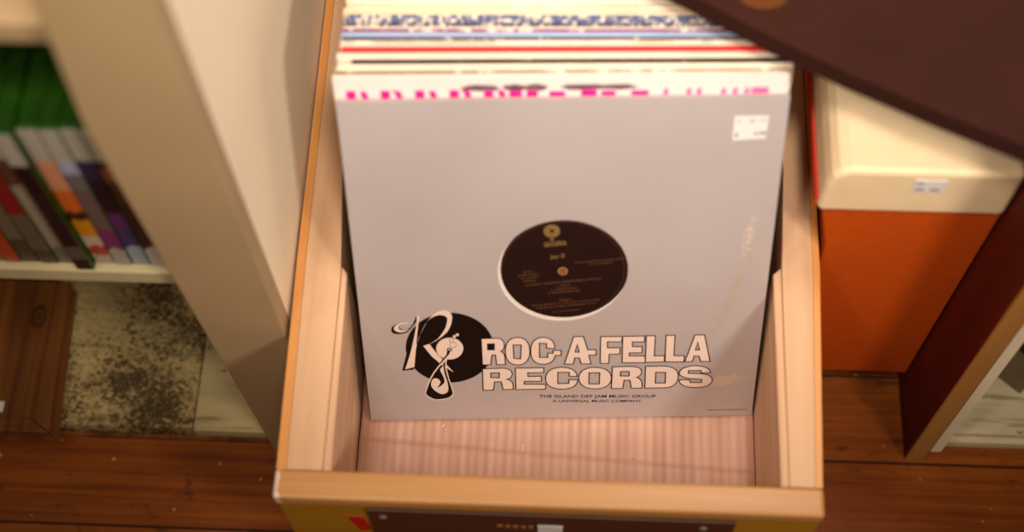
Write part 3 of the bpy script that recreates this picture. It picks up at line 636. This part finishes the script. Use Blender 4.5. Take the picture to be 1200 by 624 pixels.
part('edge_moulding', prism([(-.2040, .3265), (-.1966, .3265), (-.2001, .50), (-.2015, .80), (-.2085, .80), (-.2070, .50)], Z0, Z1 - .0008), M['pine_edge'], crate, .0005, 'orange varnished outer edge')
part('edge_moulding', prism([(.1920, .3265), (.1866, .3265), (.1931, .50), (.1941, .80), (.1995, .80), (.1985, .50)], Z0, Z1 - .0008), M['pine_edge'], crate, .0005, 'orange varnished outer edge')
pl = part('name_plate', bx(-.1385, .1320, .3040, .3064, .1750, .2580), M['dark_metal'], crate, .0008, 'dark brown plate along the front')
for sx in (-.1275, .1095):
    s = part('screw', disc(bmesh.new(), (sx, .2425), .0036, .3040, .3026, 20, 'y', .0026), M['chrome'], pl)
lb = part('plate_sticker', bx(-.0125, .0060, .3034, .3041, .2120, .2350), M['white_paper'], pl, 0, 'white sticker')
bm = bmesh.new()
for i, (a, b, z) in enumerate(((-.0430, -.0385, .2330), (-.0365, -.0330, .2322), (-.0310, -.0270, .2325), (-.0250, -.0215, .2318), (-.0195, -.0160, .2322))):
    box(bm, a, b, .3036, .3041, z - .006, z)
part('plate_lettering', bm, M['tan_edge'], pl, 0, 'worn pale lettering')
part('red_mark', prism([(-.1560, .2335), (-.1440, .2325), (-.1400, .200), (-.1490, .195)], .3060, .3066, 'y'), M['red_paint'], crate, 0, 'red painted mark on the front')

# corrugated card lining the crate floor
bm = bmesh.new()
nx, ny = 40, 60
grid = [[bm.verts.new((-.1632 + .3245 * i / nx, .3275 + .452 * j / ny, .1500 + .0006 * math.sin(j * .35) + (.0016 * max(0, (i - 36) / 4) ** 2 if i > 36 else 0)
                       + (.0012 if abs((.3275 + .452 * j / ny) - .387 + .055 * (-.1632 + .3245 * i / nx)) < .005 else 0))) for j in range(ny + 1)] for i in range(nx + 1)]
for i in range(nx):
    for j in range(ny):
        bm.faces.new((grid[i][j], grid[i + 1][j], grid[i + 1][j + 1], grid[i][j + 1]))
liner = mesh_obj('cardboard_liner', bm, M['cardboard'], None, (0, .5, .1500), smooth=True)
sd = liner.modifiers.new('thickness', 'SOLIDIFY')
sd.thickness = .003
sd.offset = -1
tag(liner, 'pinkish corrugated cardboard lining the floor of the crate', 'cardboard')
for (px, py, a, ln, lab) in ((-.0955, .4077, .9, .0036, 'tiny white paper fleck on the cardboard under the round emblem'),
                             (-.0277, .3895, 1.5, .0060, 'tiny pale splinter on the cardboard near the crate middle')):
    o = mesh_obj('paper_scrap', rbox(px, py, ln, .0010, .1509, .1516, a), M['white_paper'], None, (px, py, .1513))
    tag(o, lab, 'scrap')

# ================================================================== RECORDS
# frame of the front sleeve: x along its width, y up its face, z out of the face
U = Vector((.99874, .05030, -.00230)).normalized()
V = Vector((-.01890, .41740, .90850)).normalized()
Nn = U.cross(V).normalized()
V = Nn.cross(U)
F0 = Vector((-.1547, .4115, .1535))
Rm = Matrix((U, V, Nn)).transposed().to_4x4()
S = .315

fs = thing('record_sleeve', 'silver-grey record sleeve with round die-cut window, at the front of the crate', 'record sleeve', (0, 0, 0))
fs.matrix_world = Matrix.Translation(F0) @ Rm
WC, WR = (.15830, .15680), .0496
SF = .3125
def card_with_hole(z0, z1, c, r):
    bm = bmesh.new()
    n = 96
    inner, outer = [], []
    for i in range(n):
        a = 2 * math.pi * i / n + math.pi / 4
        inner.append((c[0] + r * math.cos(a), c[1] + r * math.sin(a)))
        # project the same direction to the square border
        dx, dy = math.cos(a), math.sin(a)
        tt = min(((S - c[0]) / dx if dx > 0 else -c[0] / dx) if abs(dx) > 1e-9 else 9, ((SF - c[1]) / dy if dy > 0 else -c[1] / dy) if abs(dy) > 1e-9 else 9)
        outer.append((c[0] + dx * tt, c[1] + dy * tt))
    # pull the four nearest border points onto the corners
    for cx_, cy_ in ((0, 0), (S, 0), (S, SF), (0, SF)):
        j = min(range(n), key=lambda q: (outer[q][0] - cx_) ** 2 + (outer[q][1] - cy_) ** 2)
        outer[j] = (cx_, cy_)
    rows = []
    for pts, z in ((inner, z1), (outer, z1), (outer, z0), (inner, z0)):
        rows.append([bm.verts.new((p[0], p[1], z)) for p in pts])
    for a in range(4):
        b = (a + 1) % 4
        for i in range(n):
            j = (i + 1) % n
            bm.faces.new((rows[a][i], rows[a][j], rows[b][j], rows[b][i]))
    return bm
part('front_card', card_with_hole(-.0005, 0, WC, WR), M['silver'], fs, 0, local=True)
part('back_card', bx(0, S, 0, SF, -.0034, -.0029), M['silver'], fs, 0, local=True)
bm = bmesh.new()
box(bm, 0, .0005, 0, SF, -.0029, -.0005)
box(bm, .0005, S, 0, .0005, -.0029, -.0005)
part('spine', bm, M['silver'], fs, 0, local=True)
part('inner_sleeve', card_with_hole(-.0009, -.0007, (.1597, .1588), .0489), M['inner_paper'], fs, 0, 'white inner sleeve showing as a crescent', local=True)
part('emblem', filled([EMBLEM['dark0'][0]], .00012), M['black_ink'], fs, 0, 'round black emblem with a flowing script letter', local=True)
bm = bmesh.new()
for cn in EMBLEM['dark0'][1:]:
    filled([cn], .00016, bm)
part('emblem_shadow', bm, M['black_ink'], fs, 0, local=True)
bm = bmesh.new()
for cn in EMBLEM['light1']:
    filled([cn], .00020 + .00001 * len(bm.verts) / 400, bm)
part('emblem_script', bm, M['letter'], fs, 0, 'pale script strokes', local=True)
bm = bmesh.new()
for q, cn in enumerate(EMBLEM['dark2']):
    filled([cn], .00030 + q * .00001, bm)
for cn in EMBLEM['rings']:
    ribbon(bm, cn, .00016, .00030)
part('emblem_neck', bm, M['black_ink'], fs, 0, local=True)
bm = bmesh.new()
for cn in EMBLEM['light3']:
    filled([cn], .00038, bm)
part('emblem_scroll', bm, M['letter'], fs, 0, local=True)
bm = bmesh.new()
bo = bmesh.new()
for gl in GLYPHS:
    filled(gl, .00042, bm)
    for cn in gl:
        ribbon(bo, cn, .00044, .00048)
part('lettering', bm, M['letter'], fs, 0, 'large pale block lettering in two lines', local=True)
part('lettering_outline', bo, M['ink'], fs, 0, 'dark outline of the block letters', local=True)
bm = bmesh.new()
text(bm, 'THE ISLAND DEF JAM MUSIC GROUP', .0046, (.1872, .0228), R(-1.0), 1.27, bold=.00006, z=.00012)
text(bm, 'A UNIVERSAL MUSIC COMPANY', .0040, (.1868, .0176), R(-1.0), 1.27, bold=.00005, z=.00012)
part('small_print', bm, M['ink'], fs, 0, local=True)
part('corner_print', text(bmesh.new(), 'MANUFACTURED IN U.S.A.', .0021, (.2945, .0062), 0, 1.3, z=.00012), M['ink'], fs, 0, local=True)
# price sticker
st = part('price_sticker', prism([(.2778, .2757), (.3012, .2772), (.3018, .2962), (.2780, .2962)], .0001, .0003), M['white_paper'], fs, 0, 'small white price sticker', local=True)
bm = bmesh.new()
text(bm, 'R', .0040, (.2815, .2905), 0, 1, z=.0004)
text(bm, '02', .0044, (.2905, .2908), 0, 1, z=.0004)
text(bm, '12', .0044, (.2975, .2912), 0, 1.1, z=.0004)
text(bm, '£', .0050, (.2805, .2790), 0, 1, bold=.0002, z=.0004)
text(bm, '4.99', .0046, (.2968, .2800), 0, 1.1, bold=.0001, z=.0004)
part('sticker_print', bm, M['ink_grey'], st, 0, local=True)

# the record inside, seen through the window
vr = thing('vinyl_record', 'black vinyl record with a brown-black label, seen through the silver sleeve window', 'record')
vr.matrix_world = Matrix.Translation(F0 + Rm.to_3x3() @ Vector((WC[0], WC[1], -.0026))) @ Rm @ Matrix.Rotation(R(6), 4, 'Z')
part('disc', annulus(bmesh.new(), (0, 0), .0034, .150, 0, .0015), M['vinyl'], vr, 0, local=True)
lbm = annulus(bmesh.new(), (0, 0), .0034, .0500, .00152, .0016)
lab = part('centre_label', lbm, M['label_black'], vr, 0, 'brown-black label with dim gold print', local=True)
part('label_ring', annulus(bmesh.new(), (0, 0), .0466, .0470, .00161, .00168), M['ring'], lab, 0, local=True)
part('spindle_rim', annulus(bmesh.new(), (0, 0), .0032, .0037, .00161, .00172, 32), M['tan_tone'], lab, 0, 'pale rim of the spindle hole', local=True)
part('spindle_card', disc(bmesh.new(), (0, 0), .0034, .0002, .0006, 24), plain('orange_brown_card', (134, 70, 28), .7, .2), lab, 0, 'orange-brown card seen through the spindle hole', local=True)
def at_label(u_, v_):
    p = Matrix.Rotation(R(-6), 2) @ Vector((u_ - WC[0], v_ - WC[1]))
    return (p.x, p.y)
zt = .00176
bm = bmesh.new()
ec = at_label(.14990, .19560)
filled([[(ec[0] + .0062 * math.cos(a * .2618), ec[1] + .0062 * math.sin(a * .2618)) for a in range(24)],
        [(ec[0] + .0002 + .0016 * math.cos(a * .5236), ec[1] + .0016 * math.sin(a * .5236)) for a in range(12)]], zt, bm)
filled([[(ec[0] - .0030, ec[1] - .0072), (ec[0] + .0004, ec[1] - .0070), (ec[0] + .0010, ec[1] - .0088), (ec[0] - .0012, ec[1] - .0092)]], zt, bm)
text(bm, 'ROC-A-FELLA', .0025, (ec[0] + .0012, ec[1] - .0118), 0, 1.05, bold=.00014, z=zt)
text(bm, 'RECORDS', .0027, (ec[0] + .0012, ec[1] - .0142), 0, 1.4, bold=.00014, z=zt)
part('label_emblem', bm, M['gold'], lab, 0, 'gold round emblem at the top of the label', local=True)
bm = bmesh.new()
p = at_label(.1546, .1700)
text(bm, 'Jay-Z', .0048, p, 0, 1.1, bold=.0001, z=zt)
part('label_title', bm, M['gold'], lab, 0, local=True)
bm = bmesh.new()
p = at_label(.1322, .1560)
for i, s_ in enumerate(('SIDE A', 'RAFR 15701-1', '33 1/3 RPM', 'STEREO')):
    text(bm, s_, .0026, (p[0], p[1] - i * .0031), 0, 1.1, z=zt)
p = at_label(.1865, .1660)
for i, s_ in enumerate(("FROM THE FORTHCOMING ALBUM", 'PRODUCED BY 12 INCH')):
    text(bm, s_ if i == 0 else 'OUT NOVEMBER', .0022, (p[0], p[1] - i * .0028), 0, 1.1, z=zt)
p = at_label(.1590, .1452)
text(bm, "(I DON'T KNOW) (FEATURING M.O.P.)", .0030, p, 0, 1.15, z=zt)
for i, s_ in enumerate(('1. MAIN', '2. RADIO EDIT', '3. INSTRUMENTAL')):
    text(bm, s_, .0027, (p[0] - .0005, p[1] - .0036 - i * .0032), 0, 1.15, z=zt)
p = at_label(.1602, .1272)
for i, s_ in enumerate(('ALBUM', 'THE BLUEPRINT 2: THE GIFT & THE CURSE', 'ALBUM IN STORES NOVEMBER 12TH')):
    text(bm, s_, .0026, (p[0], p[1] - i * .0030), 0, 1.1, z=zt)
text(bm, 'ALL RIGHTS RESERVED', .0020, (p[0], p[1] - .0112), 0, 1.1, z=zt)
part('label_print', bm, M['gold_dim'], lab, 0, 'dim gold lines of small print', local=True)

# ---- the records behind it, a little steeper than the silver one
GRP = 'records packed behind the silver sleeve'
LEAN = R(19)
M['cream_card'] = plain('aged_cream_card', (226, 211, 188), .7, .2, .06, 50)
M['tan_inner'] = worn_edge('brown_stained_edge', (150, 122, 92), .50, sx=26)
M['red_print'] = plain('bright_red_print', (222, 42, 40), .5, .3, .06)
M['black_print'] = plain('black_card_edge', (38, 18, 16), .6, .3, .2)
M['white_print'] = plain('glossy_white_print', (218, 206, 198), .35, .45, .02)
sleeve_count = [0]
def sleeve(top_y, yaw, dx, th, front, label, inner=None, side=None, inner_from=None, full=False):
    """top_y: where the upper left front corner stands; the foot rests on the cardboard"""
    sleeve_count[0] += 1
    root = thing('record_sleeve', label, 'record sleeve', (0, 0, 0), GRP)
    a = R(yaw)
    u = Vector((math.cos(a), math.sin(a), 0))
    v = Vector((-math.sin(a) * math.sin(LEAN), math.cos(a) * math.sin(LEAN), math.cos(LEAN)))
    w = u.cross(v)
    root.matrix_world = Matrix.Translation((-.1575 + dx, top_y - S * math.sin(LEAN), .1520 + th * .33)) @ Matrix((u, v, w)).transposed().to_4x4()
    inner = inner or (front if full else M['inner_paper'])
    part('front_cover', bx(0, S, 0, S, -.0008, 0), front, root, .0002, local=True, seg=1)
    part('back_cover', bx(0, S, 0, S, -th, -th + .0008), front if full else M['cream_card'], root, .0002, local=True, seg=1)
    bm = bmesh.new()
    box(bm, 0, S, 0, .0006, -th + .0008, -.0008)
    box(bm, S - .0008, S, .0006, S, -th + .0008, -.0008)
    part('spine', bm, side or M['cream_card'], root, 0, local=True)
    z1 = -.0009 if inner_from is None else -inner_from
    part('inner_sleeve', bx(.004 if inner_from is None else .010, S - .0025, .0010, S - .0002 - .0004 * random.random(), -th + .0009, z1), inner, root, 0, local=True)
    return root

# second sleeve: white, pink letter tops just above the silver one
ps = sleeve(.5533, 2.4, -.0010, .0036, M['white_print'], 'white record sleeve with hot pink letters just behind the silver one')
PZ = .0001
def blk(bm, x0, x1, y0, y1, sl=0.0):
    filled([[(x0, y0), (x1, y0), (x1 + sl, y1), (x0 + sl, y1)]], PZ, bm)
yb, yt = .2900, .3035
bm = bmesh.new()
x = .0085
for i in range(5):
    blk(bm, x, x + .0066, yb, yt)
    blk(bm, x + .0125, x + .0170, yb, yt - .0006, -.0030)
    if i % 2:
        blk(bm, x + .0085, x + .0120, yt - .0020, yt)
    x += .0240
for (a_, b_, d_) in ((.122, .131, 0), (.134, .142, .001), (.150, .161, .0018), (.172, .183, .001), (.186, .196, .0018), (.207, .219, .0018)):
    blk(bm, a_, b_, yb, yt - d_)
part('pink_lettering', bm, M['pink_ink'], ps, 0, 'hot pink letters cut off by the silver sleeve', local=True)
bm = bmesh.new()
for a_ in (.228, .244, .251, .268, .276, .284):
    blk(bm, a_, a_ + .0035, yb, yt - .0005, .0015)
blk(bm, .290, .302, yb, yt)
part('rose_lettering', bm, M['pink_soft'], ps, 0, 'fainter rose letters at the right', local=True)
bm = bmesh.new()
def blob(bm, cx_, cy_, rx, ry, z):
    filled([[(cx_ + rx * math.cos(q * .3927) * random.uniform(.8, 1.15), cy_ + ry * math.sin(q * .3927) * random.uniform(.8, 1.15)) for q in range(16)]], z, bm)
for q, (c1, r1, r2) in enumerate(((.103, .014, .0034), (.126, .009, .0030), (.140, .009, .0032), (.176, .018, .0030), (.198, .014, .0026))):
    blob(bm, c1, .3050, r1, r2, .00013 + q * .000004)
part('printed_photo', bm, M['photo_ink'], ps, 0, 'purple-grey printed picture between the letters', local=True)

def we(name, c_, rub, sx=90, card=(226, 211, 188)):
    return worn_edge(name, c_, rub, card, sx)
specs = [
    # top y, yaw, shift, thickness, front, label, options
    (.5584, 2.2, .0000, .0030, we('scuffed_brown_edge', (120, 92, 60), .60, 34), 'cream record sleeve with brown scuffed edge, behind the pink lettered one', {}),
    (.5630, 2.05, .0010, .0076, M['cream_card'], 'cream record sleeve with black inner edge, before the red one', {'inner': we('black_inner_edge', (34, 16, 14), .66, 60), 'inner_from': .0010}),
    (.5715, 1.98, -.0004, .0034, M['cream_card'], 'plain cream record sleeve pressed against the front of the red one', {}),
    (.5757, 1.95, .0025, .0046, M['red_print'], 'bright red record sleeve, its right side showing red', {'side': M['red_print'], 'full': True}),
    (.5812, 1.85, .0010, .0042, M['cream_card'], 'plain cream record sleeve right behind the red one', {'inner': M['tan_inner']}),
    (.5860, 1.75, .0020, .0022, we('black_worn_edge', (38, 26, 34), .63, 70), 'black-edged record sleeve in front of the pale blue one', {'full': True}),
    (.5888, 1.7, .0005, .0040, we('pale_blue_worn_edge', (158, 170, 198), .66, 50), 'pale blue record sleeve with white worn edge', {'full': True}),
    (.5940, 1.6, .0010, .0034, we('plum_worn_edge', (130, 60, 100), .58, 60), 'purple-edged record sleeve behind the pale blue one', {}),
    (.5982, 1.5, .0020, .0028, we('navy_scuffed_edge', (62, 56, 84), .56, 340), 'navy scuffed record sleeve behind the purple one', {'full': True}),
    (.6016, 1.5, .0000, .0028, we('blue_scuffed_edge', (84, 94, 128), .54, 300), 'blue scuffed record sleeve, middle of three blue ones', {'full': True}),
    (.6050, 1.5, .0025, .0028, we('denim_scuffed_edge', (76, 92, 132), .54, 260), 'blue scuffed record sleeve, rearmost of three blue ones', {'full': True}),
    (.6086, 1.5, .0000, .0046, we('ochre_worn_edge', (240, 206, 160), .6, 30), 'cream record sleeve right behind the three blue ones', {}),
    (.6138, 1.5, .0020, .0048, we('tan_worn_edge', (232, 196, 150), .6, 24), 'yellowed cream record sleeve with small dark marks', {}),
    (.6192, 1.5, .0010, .0044, M['cream_card'], 'pale cream record sleeve at the top edge of the photo', {}),
]
for ty, yw, dx, th, fr_, lab_, kw in specs:
    r_ = sleeve(ty, yw, dx, th, fr_, lab_, **kw)
    if 'dark marks' in lab_:
        bm = bmesh.new()
        for q in range(6):
            box(bm, .166 + q * .0125, .1672 + q * .0125, S + .00002, S + .0002, -.0006, -.0001)
        part('small_marks', bm, M['ink_grey'], r_, 0, local=True)
tones = [((214, 184, 140), 'tan'), ((120, 50, 40), 'maroon'), ((228, 214, 190), 'ivory'), ((50, 76, 64), 'dark green'), ((220, 170, 60), 'mustard'),
         ((70, 90, 140), 'denim blue'), ((44, 34, 34), 'black'), ((200, 96, 70), 'coral')]
ty = .6246
for q, (c_, nm) in enumerate(tones):
    sleeve(ty, 1.5, .001 * (q % 3), .0052, we(nm.replace(' ', '_') + '_edge', c_, .58, 50), nm + ' edged record sleeve in the rear of the crate, beyond the photo edge')
    ty += .0060
